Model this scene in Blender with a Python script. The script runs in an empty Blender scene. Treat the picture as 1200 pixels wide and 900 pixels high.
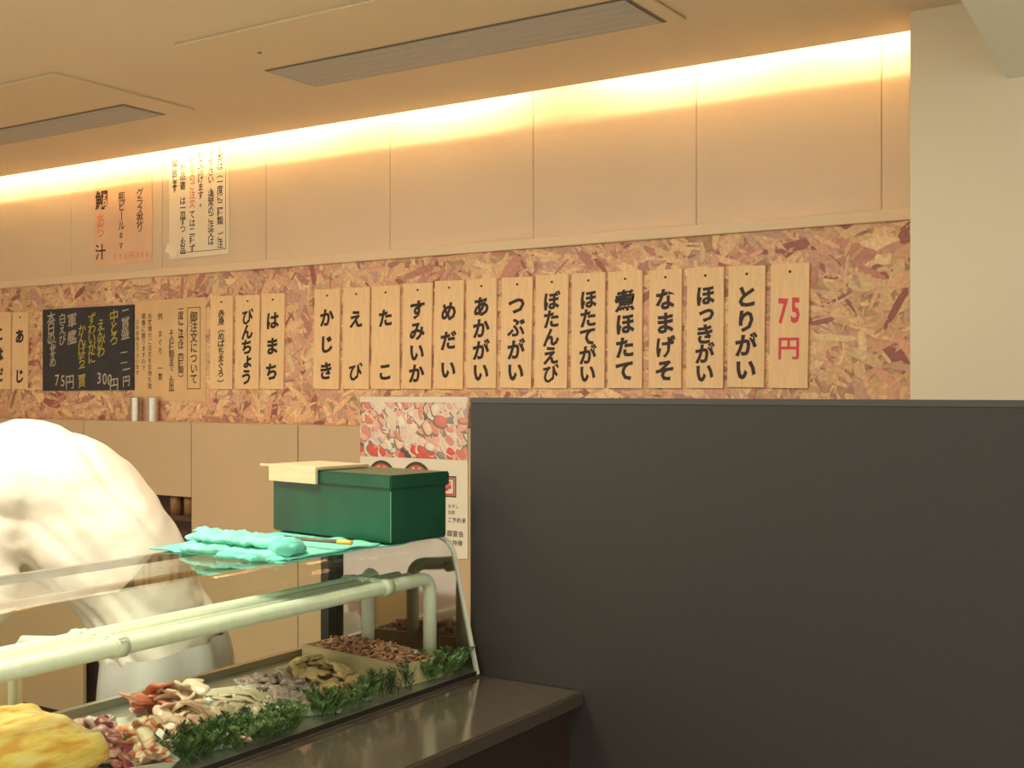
import bpy, bmesh, math, random
from mathutils import Vector, Matrix, noise
R = random.Random(7)
C = bpy.context.scene.collection
# ---------------------------------------------------------------- camera, light, exposure
EYE = 1.45; F = 1391.0; HOR = 456.0; YAW = math.radians(32.9)
FW = Vector((-math.sin(YAW), math.cos(YAW), 0)); RT = Vector((math.cos(YAW), math.sin(YAW), 0))
cd = bpy.data.cameras.new('camera'); cam = bpy.data.objects.new('camera', cd); C.objects.link(cam)
cam.location = (0, 0, EYE); cam.rotation_euler = (math.pi/2, 0, YAW)
cd.sensor_width = 36; cd.lens = 36*F/1200; cd.shift_y = (HOR-450)/1200; cd.clip_start = .02
bpy.context.scene.camera = cam
w = bpy.data.worlds.new('world'); bpy.context.scene.world = w; w.use_nodes = True
w.node_tree.nodes['Background'].inputs[0].default_value = (1, .88, .72, 1)
w.node_tree.nodes['Background'].inputs[1].default_value = .62
vs = bpy.context.scene.view_settings
vs.view_transform = 'Standard'; vs.look = 'None'; vs.gamma = 1; vs.use_curve_mapping = False; vs.exposure = 1.02
def area(name, loc, size, power, col=(1, .85, .62), aim=None, sy=None):
    l = bpy.data.lights.new(name, 'AREA'); l.energy = power; l.color = col; l.size = size
    l.shape = 'RECTANGLE'; l.size_y = sy or size
    o = bpy.data.objects.new(name, l); C.objects.link(o); o.location = loc
    if aim: o.rotation_euler = (Vector(aim)-Vector(loc)).to_track_quat('-Z', 'Y').to_euler()
    return o
area('case_lamp', (-1.9, 1.15, 2.36), .5, 15, (1, .9, .72))
area('aisle_lamp', (-3.1, 1.3, 2.36), .5, 10, (1, .86, .64))
area('room_lamp', (-.4, .3, 2.36), .8, 17, (1, .88, .68))
area('room_lamp', (.9, 1.2, 2.15), .5, 6, (1, .92, .74))
# ---------------------------------------------------------------- helpers
def ray(px): u = (px-600)/F; return FW+RT*u
def at(px, py, Y):                       # point of the frame on the vertical plane y = Y
    d = ray(px); t = Y/d.y; return Vector((d.x*t, Y, EYE+(HOR-py)/F*t))
def onz(px, py, z):                      # point on the level plane z
    t = (EYE-z)*F/(py-HOR); d = ray(px); return Vector((d.x*t, d.y*t, z))
def dep(px, py, t):                      # point at depth t
    d = ray(px); return Vector((d.x*t, d.y*t, EYE+(HOR-py)/F*t))
def mesh_obj(name, bm, mat, parent=None, smooth=False, loc=None):
    me = bpy.data.meshes.new(name); bm.to_mesh(me); bm.free()
    return mo(name, me, mat, parent, smooth, loc)
def mo(name, me, mat, parent=None, smooth=False, loc=None):
    for m in (mat if isinstance(mat, (list, tuple)) else [mat]): me.materials.append(m)
    if smooth:
        for p in me.polygons: p.use_smooth = True
    o = bpy.data.objects.new(name, me); C.objects.link(o)
    if parent is not None: o.parent = parent
    if loc is not None: o.location = loc
    return o
def tag(o, label=None, cat=None, group=None, kind=None):
    if label: o['label'] = label
    if cat: o['category'] = cat
    if group: o['group'] = group
    if kind: o['kind'] = kind
    return o
def empty(name, loc=(0, 0, 0), rz=0, label=None, cat=None, group=None):
    o = bpy.data.objects.new(name, None); C.objects.link(o); o.empty_display_size = .05
    o.location = loc; o.rotation_euler = (0, 0, rz); return tag(o, label, cat, group)
def copy_tree(o, parent=None):
    c = o.copy(); C.objects.link(c)
    if parent: c.parent = parent
    for ch in list(o.children): copy_tree(ch, c)
    return c
def box(bm, a, b, bev=0, M=None):
    a = Vector(a); b = Vector(b); c = (a+b)/2; s = b-a
    r = bmesh.ops.create_cube(bm, size=1, matrix=Matrix.Translation(c) @ Matrix.Diagonal((abs(s.x), abs(s.y), abs(s.z), 1)))
    vv = r['verts']
    if bev:
        ed = list({e for v in vv for e in v.link_edges})
        r2 = bmesh.ops.bevel(bm, geom=ed, offset=bev, segments=2, affect='EDGES', clamp_overlap=True)
        vv = list({v for f in r2['faces'] for v in f.verts} | {v for v in vv if v.is_valid})
    if M is not None: bmesh.ops.transform(bm, matrix=M, verts=[v for v in vv if v.is_valid])
    return bm
def BX(name, a, b, mat, parent=None, bev=0, kind=None):
    o = mesh_obj(name, box(bmesh.new(), a, b, bev), mat, parent)
    return tag(o, kind=kind)
def cr(pts, n):                          # catmull-rom through tuples
    out = []
    for i in range(len(pts)-1):
        p0 = pts[max(i-1, 0)]; p1 = pts[i]; p2 = pts[i+1]; p3 = pts[min(i+2, len(pts)-1)]
        for k in range(n):
            t = k/n
            out.append(tuple(.5*((2*b)+(-a+c)*t+(2*a-5*b+4*c-d)*t*t+(-a+3*b-3*c+d)*t**3) for a, b, c, d in zip(p0, p1, p2, p3)))
    out.append(tuple(pts[-1])); return out
def loft(bm, rings, axis, n=16, sub=4, cap=True):
    nf0 = len(bm.faces)   # rings (x,y,z,a,b); a along axis, b across
    rs = cr([tuple(r) for r in rings], sub) if sub > 1 else rings
    P = [Vector(r[:3]) for r in rs]; rows = []
    for i, r in enumerate(rs):
        t = (P[min(i+1, len(P)-1)]-P[max(i-1, 0)]).normalized()
        A = (Vector(axis)-t*t.dot(Vector(axis))).normalized(); B = t.cross(A)
        rows.append([bm.verts.new(P[i]+A*math.cos(q)*r[3]+B*math.sin(q)*r[4]) for q in [2*math.pi*k/n for k in range(n)]])
    for a, b in zip(rows, rows[1:]):
        for k in range(n): bm.faces.new((a[k], a[(k+1) % n], b[(k+1) % n], b[k]))
    if cap: bm.faces.new(rows[0][::-1]); bm.faces.new(rows[-1])
    bm.faces.ensure_lookup_table(); bmesh.ops.recalc_face_normals(bm, faces=bm.faces[nf0:])
    return bm
def tube(bm, pts, r, n=10):
    ax = Vector((0.13, .21, 1)) if abs((Vector(pts[-1])-Vector(pts[0])).normalized().z) < .9 else Vector((1, .1, 0))
    loft(bm, [tuple(p)+(r, r) for p in pts], ax, n, 1); return bm
def bend_tube(bm, pts, r, rad, n=12):    # polyline with rounded corners
    out = [Vector(pts[0])]
    for i in range(1, len(pts)-1):
        p = Vector(pts[i]); a = (Vector(pts[i-1])-p).normalized(); b = (Vector(pts[i+1])-p).normalized()
        for k in range(7):
            t = k/6; s = p+a*rad; e = p+b*rad
            out.append(s.lerp(p, t).lerp(p.lerp(e, t), t))
    out.append(Vector(pts[-1]))
    loft(bm, [tuple(q)+(r, r) for q in out], Vector((1, .02, .03)), n, 1); return bm
def blob(bm, L, W, T, e=.6, nu=16, nv=8, M=None, amp=0, fr=30, seed=0, bendk=0):
    rows = []; sg = lambda x, p: math.copysign(abs(x)**p, x)
    for j in range(nv+1):
        v = -math.pi/2+math.pi*j/nv; row = []
        for i in range(nu):
            u = 2*math.pi*i/nu
            p = Vector((L/2*sg(math.cos(v), e)*sg(math.cos(u), e), W/2*sg(math.cos(v), e)*sg(math.sin(u), e), T/2*sg(math.sin(v), .8)))
            if amp: p += noise.noise_vector(p*fr+Vector((seed, seed*1.7, 3)))*amp
            if bendk: p.z -= bendk*p.x*p.x
            row.append(M @ p if M is not None else p)
        rows.append(row)
    bot = bm.verts.new(sum(rows[0], Vector())/nu); top = bm.verts.new(sum(rows[-1], Vector())/nu)
    vr = [[bm.verts.new(p) for p in r] for r in rows[1:-1]]
    for a, b in zip(vr, vr[1:]):
        for k in range(nu): bm.faces.new((a[k], a[(k+1) % nu], b[(k+1) % nu], b[k]))
    for k in range(nu):
        bm.faces.new((bot, vr[0][(k+1) % nu], vr[0][k])); bm.faces.new((top, vr[-1][k], vr[-1][(k+1) % nu]))
    return bm
def remesh(bm, vox, smooth=2):
    me = bpy.data.meshes.new('t'); bm.to_mesh(me); bm.free(); o = bpy.data.objects.new('t', me); C.objects.link(o)
    m = o.modifiers.new('r', 'REMESH'); m.mode = 'VOXEL'; m.voxel_size = vox
    if smooth: s = o.modifiers.new('s', 'SMOOTH'); s.iterations = smooth; s.factor = .5
    dg = bpy.context.evaluated_depsgraph_get(); out = bpy.data.meshes.new_from_object(o.evaluated_get(dg))
    bpy.data.objects.remove(o); return out
# ---------------------------------------------------------------- materials
def mat(name, col, rough=.6, metal=0, nscale=0, namt=.15, bump=0, bscale=200, spec=.5, coat=0, stretch=None, emit=None, es=0, sss=0):
    m = bpy.data.materials.new(name); m.use_nodes = True; nt = m.node_tree; b = nt.nodes['Principled BSDF']
    b.inputs['Base Color'].default_value = (*col, 1); b.inputs['Roughness'].default_value = rough; b.inputs['Metallic'].default_value = metal
    b.inputs['Specular IOR Level'].default_value = spec; b.inputs['Coat Weight'].default_value = coat
    if sss: b.inputs['Subsurface Weight'].default_value = sss; b.inputs['Subsurface Scale'].default_value = .01
    if emit: b.inputs['Emission Color'].default_value = (*emit, 1); b.inputs['Emission Strength'].default_value = es
    if nscale or bump:
        tc = nt.nodes.new('ShaderNodeTexCoord'); mp = nt.nodes.new('ShaderNodeMapping'); nt.links.new(tc.outputs['Object'], mp.inputs[0])
        if stretch: mp.inputs['Scale'].default_value = stretch
    if nscale:
        n = nt.nodes.new('ShaderNodeTexNoise'); n.inputs['Scale'].default_value = nscale; n.inputs['Detail'].default_value = 4
        nt.links.new(mp.outputs[0], n.inputs[0]); r = nt.nodes.new('ShaderNodeValToRGB')
        r.color_ramp.elements[0].position = .3; r.color_ramp.elements[1].position = .7
        r.color_ramp.elements[0].color = (*[c*(1-namt) for c in col], 1); r.color_ramp.elements[1].color = (*[min(1, c*(1+namt)) for c in col], 1)
        nt.links.new(n.outputs[0], r.inputs[0]); nt.links.new(r.outputs[0], b.inputs['Base Color'])
    if bump:
        n2 = nt.nodes.new('ShaderNodeTexNoise'); n2.inputs['Scale'].default_value = bscale; nt.links.new(mp.outputs[0], n2.inputs[0])
        bp = nt.nodes.new('ShaderNodeBump'); bp.inputs['Strength'].default_value = bump; bp.inputs['Distance'].default_value = .002
        nt.links.new(n2.outputs[0], bp.inputs['Height']); nt.links.new(bp.outputs[0], b.inputs['Normal'])
    return m
def two_tone(name, c1, c2, scale, lo=.45, hi=.55, rough=.35, stretch=None, detail=3, c3=None, coat=.2, kind='noise'):
    m = mat(name, c1, rough, coat=coat); nt = m.node_tree; b = nt.nodes['Principled BSDF']
    tc = nt.nodes.new('ShaderNodeTexCoord'); mp = nt.nodes.new('ShaderNodeMapping'); nt.links.new(tc.outputs['Object'], mp.inputs[0])
    if stretch: mp.inputs['Scale'].default_value = stretch
    if kind == 'noise':
        n = nt.nodes.new('ShaderNodeTexNoise'); n.inputs['Detail'].default_value = detail
    else:
        n = nt.nodes.new('ShaderNodeTexWave'); n.inputs['Distortion'].default_value = 4; n.inputs['Detail'].default_value = 2
    n.inputs['Scale'].default_value = scale; nt.links.new(mp.outputs[0], n.inputs['Vector'])
    oi = nt.nodes.new('ShaderNodeObjectInfo'); nt.links.new(oi.outputs['Random'], mp.inputs['Location'])
    r = nt.nodes.new('ShaderNodeValToRGB'); e = r.color_ramp.elements
    e[0].position = lo; e[1].position = hi; e[0].color = (*c1, 1); e[1].color = (*c2, 1)
    if c3: k = e.new(min(1, hi+.12)); k.color = (*c3, 1)
    nt.links.new(n.outputs['Fac'], r.inputs[0]); nt.links.new(r.outputs[0], b.inputs['Base Color']); return m
def attr_mat(name, rough=.6, ns=0):
    m = mat(name, (1, 1, 1), rough); nt = m.node_tree; a = nt.nodes.new('ShaderNodeVertexColor'); a.layer_name = 'Col'
    src = a.outputs[0]
    if ns:
        tc = nt.nodes.new('ShaderNodeTexCoord'); n = nt.nodes.new('ShaderNodeTexNoise'); n.inputs['Scale'].default_value = ns; n.inputs['Detail'].default_value = 5
        nt.links.new(tc.outputs['Object'], n.inputs[0]); mx = nt.nodes.new('ShaderNodeMix'); mx.data_type = 'RGBA'; mx.blend_type = 'MULTIPLY'
        rr = nt.nodes.new('ShaderNodeMapRange'); rr.inputs[1].default_value = .3; rr.inputs[2].default_value = .7; rr.inputs[3].default_value = .78; rr.inputs[4].default_value = 1.1
        nt.links.new(n.outputs[0], rr.inputs[0]); mx.inputs[0].default_value = 1; nt.links.new(src, mx.inputs[6]); nt.links.new(rr.outputs[0], mx.inputs[7]); src = mx.outputs[2]
    nt.links.new(src, m.node_tree.nodes['Principled BSDF'].inputs['Base Color']); return m
def glass_mat(name, tint=(.93, .97, .94), ior=1.45, gr=.02):
    m = bpy.data.materials.new(name); m.use_nodes = True; nt = m.node_tree; nt.nodes.clear()
    o = nt.nodes.new('ShaderNodeOutputMaterial'); mx = nt.nodes.new('ShaderNodeMixShader'); t = nt.nodes.new('ShaderNodeBsdfTransparent')
    g = nt.nodes.new('ShaderNodeBsdfGlossy'); f = nt.nodes.new('ShaderNodeFresnel'); f.inputs[0].default_value = ior
    t.inputs[0].default_value = (*tint, 1); g.inputs['Roughness'].default_value = gr
    gm = nt.nodes.new('ShaderNodeNewGeometry'); iv = nt.nodes.new('ShaderNodeMath'); iv.operation = 'SUBTRACT'; iv.inputs[0].default_value = 1
    nt.links.new(gm.outputs['Backfacing'], iv.inputs[1]); mu = nt.nodes.new('ShaderNodeMath'); mu.operation = 'MULTIPLY'
    nt.links.new(f.outputs[0], mu.inputs[0]); nt.links.new(iv.outputs[0], mu.inputs[1])
    nt.links.new(mu.outputs[0], mx.inputs[0]); nt.links.new(t.outputs[0], mx.inputs[1]); nt.links.new(g.outputs[0], mx.inputs[2]); nt.links.new(mx.outputs[0], o.inputs[0]); return m
M = {}
M['ceil'] = mat('ceiling_paint', (.80, .68, .50), .85, nscale=3, namt=.02)
M['panel'] = mat('wall_panel_laminate', (.66, .55, .41), .5, nscale=2, namt=.03)
M['lowpanel'] = mat('cabinet_laminate', (.60, .45, .28), .45, nscale=2.5, namt=.04)
M['cream'] = mat('cream_paint', (.82, .76, .59), .8, nscale=2, namt=.02)
M['soffit'] = mat('soffit_paint', (.86, .88, .76), .85)
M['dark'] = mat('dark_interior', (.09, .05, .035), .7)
M['part'] = mat('black_laminate', (.024, .0225, .021), .55, nscale=260, namt=.2, bump=.15, bscale=500)
M['counter'] = mat('dark_steel_counter', (.27, .225, .165), .11, .75, spec=.6, nscale=60, namt=.08)
M['front'] = mat('counter_front', (.03, .018, .015), .4)
M['osb'] = mat('osb_base', (.52, .33, .19), .7, nscale=40, namt=.3)
M['flake'] = attr_mat('osb_strand', .55, 90)
M['tagwood'] = mat('tag_wood', (.88, .62, .34), .55, nscale=14, namt=.06, stretch=(8, 8, 1))
M['ink'] = mat('brush_ink', (.028, .015, .012), .6)
M['red'] = mat('red_ink', (.72, .07, .09), .6)
M['redfade'] = mat('faded_red_ink', (.75, .25, .16), .7)
M['paper'] = mat('tan_paper', (.76, .52, .27), .7, nscale=9, namt=.05)
M['salmon'] = mat('salmon_card', (.72, .50, .34), .7, nscale=9, namt=.05)
M['white'] = mat('white_paper', (.80, .72, .56), .7)
M['poster'] = mat('poster_paper', (.84, .80, .66), .4)
M['tape'] = mat('tape', (.85, .78, .6), .3)
M['board'] = mat('black_board', (.035, .035, .045), .6, nscale=12, namt=.25)
M['chalk'] = mat('chalk_white', (.55, .48, .36), .9); M['chalky'] = mat('chalk_yellow', (.5, .44, .07), .9)
M['nail'] = mat('nail_head', (.12, .08, .05), .4, 1)
M['steel'] = mat('stainless', (.62, .58, .5), .22, 1, nscale=3, namt=.08, stretch=(1, 1, 40))
M['endsteel'] = mat('bronze_mirror_steel', (.52, .43, .36), .07, 1, nscale=5, namt=.15)
M['pipe'] = mat('frosted_pipe', (.78, .80, .66), .4, nscale=60, namt=.05, bump=.2, bscale=150)
M['clip'] = mat('pipe_clip', (.74, .76, .64), .45)
M['glass'] = glass_mat('case_glass'); M['edge'] = mat('glass_edge_glint', (.72, .76, .66), .15, spec=.8, coat=.5)  # edge: glint of the glass end put into a pale base colour
M['greenbox'] = mat('green_enamel', (.010, .072, .038), .28, nscale=5, namt=.35, spec=.5)
M['cloth'] = mat('cyan_cloth', (.22, .72, .55), .9, nscale=30, namt=.12, bump=.6, bscale=400)
M['cloth2'] = mat('cyan_cloth_flat', (.17, .66, .54), .9, nscale=20, namt=.15, bump=.6, bscale=400)
M['palewood'] = mat('pale_wood', (.66, .52, .33), .55, nscale=10, namt=.1, stretch=(1, 9, 9))
M['traywood'] = mat('tray_wood', (.60, .48, .28), .55, nscale=12, namt=.12, stretch=(1, 8, 8))
M['plate'] = mat('white_melamine', (.74, .78, .70), .25)
M['robe'] = mat('white_cotton', (.84, .80, .69), .85, nscale=4, namt=.03, bump=.25, bscale=60)
M['apron'] = mat('grey_apron', (.56, .56, .53), .85, nscale=6, namt=.1, bump=.3, bscale=60)
M['trouser'] = mat('charcoal_trousers', (.05, .05, .06), .85)
M['skin'] = mat('skin', (.62, .36, .23), .5, sss=.1); M['hair'] = mat('black_hair', (.015, .012, .01), .5)
M['ac'] = mat('ac_panel', (.76, .65, .46), .5); M['acg'] = mat('ac_grille', (.52, .50, .46), .6); M['gap'] = mat('seam_brown', (.24, .18, .12), .8)  # gap: even brown for panel joints, grille surround and screw
M['tube'] = mat('cove_tube', (1, .9, .7), .4, emit=(1, .74, .42), es=46)
M['floor'] = mat('floor_tile', (.50, .42, .32), .5, nscale=4)
M['trim'] = mat('pale_trim', (.78, .62, .42), .5)
# ---------------------------------------------------------------- the room
WB = 3.30; OS = 3.28; CF = 3.20; CEIL = EYE+.945; YP = 2.10
fl = BX('floor', (-6, -2, -.05), (2.5, 3.6, 0), M['floor'], kind='structure')
ceil = empty('ceiling'); tag(ceil, kind='structure')
BX('ceiling_board', (-6, -2, CEIL), (2.5, 3.2, CEIL+.012), M['ceil'], ceil)
BX('cove_roof', (-6, 2.9, CEIL+.30), (-.4, 3.42, CEIL+.32), M['ceil'], ceil)
BX('cove_back', (-6, 2.88, CEIL+.012), (-.4, 2.9, CEIL+.32), M['ceil'], ceil)
BX('wall_left', (-6.05, -2, 0), (-6, 3.42, CEIL+.3), M['cream'], kind='structure')
wall = empty('wall_back'); tag(wall, kind='structure')
BX('backing', (-6, WB+.012, 0), (1.6, WB+.10, CEIL+.30), M['gap'], wall)
seams = [at(x, 200, WB).x for x in (1033, 816, 625, 457, 312)]
while seams[-1] > -5.9: seams.append(seams[-1]-.585)
seams = [-.2]+seams
zt = CEIL+.30; ztr = EYE+.488
for a, b in zip(seams, seams[1:]):
    BX('wall_panel', (b+.0008, WB, ztr-.04), (a-.0008, WB+.014, zt), M['panel'], wall, .001)
# OSB band, ledge trim
zo1 = EYE+.457; zo0 = EYE-.130; XR = -.5
BX('ledge_trim', (-6, 3.262, zo1), (XR, WB+.01, ztr), M['trim'], wall, .002)
osb = BX('osb_board', (-6, OS, zo0), (XR, WB+.012, zo1), M['osb'], wall)
def flakes():
    vs_, fs, cs = [], [], []
    pal = [((.80, .50, .28), 10), ((.88, .58, .32), 9), ((.78, .43, .29), 8), ((.60, .28, .21), 4.5), ((.40, .15, .12), 2.4), ((.88, .64, .36), 6), ((.68, .42, .30), 5), ((.50, .26, .22), 1)]
    cols = [p[0] for p in pal]; ws = [p[1] for p in pal]
    for k in range(7600):
        x = R.uniform(-5.7, XR); z = R.uniform(zo0, zo1)
        L = R.choice([R.uniform(.03, .07), R.uniform(.06, .14)]); W = L*R.uniform(.10, .38); ang = R.gauss(0, .75) if R.random() < .6 else R.uniform(0, 3.14)
        y = OS-.0002-.0022*k/7600; n = 7; c = R.choices(cols, ws)[0]; s = R.uniform(.88, 1.1); c = tuple(min(1, q*s) for q in c)
        pts = []
        for i, (u, v) in enumerate([(-.5, -.3), (-.2, -.5), (.3, -.45), (.5, -.1), (.42, .4), (0, .5), (-.45, .35)]):
            u *= L*R.uniform(.8, 1.15); v *= W*R.uniform(.7, 1.2)
            pts.append((x+u*math.cos(ang)-v*math.sin(ang), y+R.uniform(-.0004, .0004), z+u*math.sin(ang)+v*math.cos(ang)))
        if min(p[2] for p in pts) < zo0+.001 or max(p[2] for p in pts) > zo1-.001 or max(p[0] for p in pts) > XR: 
            pts = [(min(p[0], XR), p[1], min(max(p[2], zo0), zo1)) for p in pts]
        b = len(vs_); vs_ += pts; fs.append(tuple(range(b, b+n))); cs += [c]*n
    me = bpy.data.meshes.new('strand'); me.from_pydata(vs_, [], fs); a = me.color_attributes.new('Col', 'FLOAT_COLOR', 'POINT')
    a.data.foreach_set('color', [q for c in cs for q in (*c, 1)]); return me
fk = mo('wood_strands', flakes(), M['flake'], osb); tag(fk, kind='stuff')
# lower cabinet fronts, standing 8 cm proud
cx = [at(x, 520, CF).x for x in (349, 224, 98)]
xs = [cx[0]+1.16, cx[0]+.58]+cx+[cx[2]-.6, cx[2]-1.2, -5.9]
ZL = zo0
for i, (a, b) in enumerate(zip(xs, xs[1:])):
    lo = 0.08
    if i == 3: lo = at(200, 581, CF).z
    BX('cabinet_panel', (b+.002, CF, lo), (a-.002, CF+.016, ZL-.001), M['lowpanel'], wall, .001)
BX('cabinet_ledge', (-5.9, CF+.016, ZL-.018), (xs[0], WB+.012, ZL), M['lowpanel'], wall)
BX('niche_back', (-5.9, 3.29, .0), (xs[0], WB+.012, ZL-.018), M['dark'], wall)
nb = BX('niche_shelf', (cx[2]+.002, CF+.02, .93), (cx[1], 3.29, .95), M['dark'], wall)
# right column, soffit
BX('wall_column', (-.778, 3.04, 0), (1.6, 3.42, CEIL), M['cream'], kind='structure')
so = at(1180, 92, 3.04); bm = bmesh.new()
e = Vector((.0565, -1)) ; y0 = 3.04; y1 = -1.0
pl = [(so.x, y0), (so.x+.0565*(y0-y1), y1), (2.4, y1), (2.4, y0)]
vb = [bm.verts.new((x, y, so.z)) for x, y in pl]; vt = [bm.verts.new((x, y, CEIL)) for x, y in pl]
bm.faces.new(vb); bm.faces.new(vt[::-1])
for k in range(4): bm.faces.new((vb[k], vb[(k+1) % 4], vt[(k+1) % 4], vt[k]))
bmesh.ops.recalc_face_normals(bm, faces=bm.faces); tag(mesh_obj('ceiling_soffit', bm, M['soffit']), kind='structure')
# ---------------------------------------------------------------- cove lamps (real tubes hidden behind the ceiling lip)
tl = empty('cove_lamp', (0, 0, 0)); first = None
xsT = [(-1.14, -.54), (-1.82, -1.22), (-2.70, -2.10), (-3.44, -2.84), (-4.08, -3.48), (-4.70, -4.10), (-5.32, -4.72)]
for i, (a, b) in enumerate(xsT):
    if i == 0:
        root = tl; root.location = (a, 3.13, CEIL+.012)
        BX('lamp_base', (0, -.02, 0), (.60, .02, .045), M['clip'], root)
        bm = bmesh.new(); tube(bm, [(.01, 0, .060), (.59, 0, .060)], .013, 10); mesh_obj('lamp_tube', bm, M['tube'], root, True)
    else: root = copy_tree(tl); root.location = (a, 3.13, CEIL+.012)
    tag(root, 'slim warm white tube lamp laid in the cove behind the ceiling lip', 'lamp', 'tube lamps in the ceiling cove')
# ---------------------------------------------------------------- ceiling air conditioner panels
def ac(name, corner, px2, label, far):
    # corner: nearest-to-wall left corner pixel, px2: pixel along the wall side
    c = onz(*corner, CEIL); d = onz(*px2, CEIL); y = c.y; x0 = c.x; x1 = d.x
    root = empty(name, (0, 0, 0), 0, label, 'air conditioner', 'recessed ceiling air conditioners')
    z = CEIL
    BX('face_panel', (x0, far[0], z-.008), (x1, y, z), M['ac'], root, .005)
    g0x, g1x, g0y, g1y = far[1:]
    BX('grille_recess', (g0x-.008, g0y-.008, z-.0095), (g1x+.008, g1y+.008, z-.0078), M['gap'], root)
    BX('grille', (g0x, g0y, z-.012), (g1x, g1y, z-.0085), M['acg'], root, .002)
    g = root.children[-1]
    n = 5
    for k in range(n):
        yy = g0y+(g1y-g0y)*(k+.5)/n
        BX('grille_slat', (g0x+.01, yy-.004, z-.0132), (g1x-.01, yy+.004, z-.0115), M['acg'], g)
    bm = bmesh.new(); bmesh.ops.create_cone(bm, cap_ends=True, segments=12, radius1=.006, radius2=.006, depth=.003, matrix=Matrix.Translation((x0+.16, far[0]+.17, z-.009)))
    mesh_obj('screw', bm, M['gap'], root)
    return root
c = onz(365, 102, CEIL); cfar = onz(207, 50, CEIL); g0 = onz(370, 97, CEIL); g1 = onz(788, 28, CEIL); gf = onz(320, 78, CEIL)
print('AC', c, cfar, g0, g1, gf, onz(825, 33, CEIL))
xr = onz(825, 33, CEIL).x
ac('ceiling_air_conditioner', (365, 102), (825, 33), 'flat recessed air conditioner panel with grey grille, in the ceiling at top centre', (cfar.y, g0.x, g1.x, gf.y, g0.y-.0))
c2 = onz(230, 127, CEIL); L1 = xr-c.x; f2 = onz(70, 82, CEIL); q = onz(190, 131, CEIL)
print('AC2', c2, f2, q)
root = ac('ceiling_air_conditioner', (230, 127), (230, 127), 'flat recessed air conditioner panel with grey grille, at the left edge of the ceiling', (f2.y, 0, 0, 0, 0)) if False else None
def ac2():
    z = CEIL; x1 = c2.x; x0 = x1-1.25; y1 = c2.y
    root = empty('ceiling_air_conditioner', (0, 0, 0), 0, 'flat recessed air conditioner panel with grey grille, cut by the left edge of the photo', 'air conditioner', 'recessed ceiling air conditioners')
    BX('face_panel', (x0, f2.y, z-.008), (x1, y1, z), M['ac'], root, .005)
    gx1 = q.x; gy1 = q.y; gy0 = gy1-.16; gx0 = x0+.1
    BX('grille_recess', (gx0-.008, gy0-.008, z-.0095), (gx1+.008, gy1+.008, z-.0078), M['gap'], root)
    g = BX('grille', (gx0, gy0, z-.012), (gx1, gy1, z-.0085), M['acg'], root, .002)
    for k in range(5):
        yy = gy0+(gy1-gy0)*(k+.5)/5
        BX('grille_slat', (gx0+.01, yy-.004, z-.0132), (gx1-.01, yy+.004, z-.0115), M['acg'], g)
ac2()
# ---------------------------------------------------------------- lettering
GL = {}
def glyph(ch, bold):
    k = (ch, bold)
    if k not in GL:
        cu = bpy.data.curves.new('g', 'FONT'); cu.body = ch; cu.offset = bold; cu.resolution_u = 2
        o = bpy.data.objects.new('g', cu); C.objects.link(o); dg = bpy.context.evaluated_depsgraph_get()
        me = bpy.data.meshes.new_from_object(o.evaluated_get(dg)); bpy.data.objects.remove(o)
        v = [tuple(x.co[:2]) for x in me.vertices]; f = [tuple(p.vertices) for p in me.polygons]
        if v:
            cxx = .5 if max(p[0] for p in v) > .62 or ch in 'いしつこくうり' else (min(p[0] for p in v)+max(p[0] for p in v))/2
            v = [(x-cxx, y-.38) for x, y in v]
        GL[k] = (v, f)
    return GL[k]
SMALLK = 'ょっゃゅ'
def put(V, Fc, ch, x, z, s, bold, sx=1, sy=1, slant=0):
    v, f = glyph(ch, bold-.010 if ch in 'びぶげ' and bold > .03 else bold); b = len(V)
    if ch in '（）ー': # turned for vertical writing
        v = [(y, -x) for x, y in v]
    if ch in SMALLK: v = [(x*1.0+.08, y+.1) for x, y in v]
    V += [(x+(px*sx)*s, 0, z+(py*sy+px*slant)*s) for px, py in v]; Fc += [tuple(i+b for i in q) for q in f]
def writing(name, cols, mt, parent, y):
    """cols: list of (text, x, ztop, zbottom, size, bold, sx, slant); parent-local coordinates"""
    V, Fc = [], []
    for text, x, z1, z0, s, bold, sx, slant in cols:
        n = len(text)
        for i, ch in enumerate(text):
            if ch == ' ': continue
            z = z1-(z1-z0)*(i+.5)/n if n > 1 else (z0+z1)/2
            put(V, Fc, ch, x, z, s, bold, sx, 1, slant)
    me = bpy.data.meshes.new(name); me.from_pydata([(a, y, c_) for a, b_, c_ in V], [], Fc)
    return mo(name, me, mt, parent)
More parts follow.
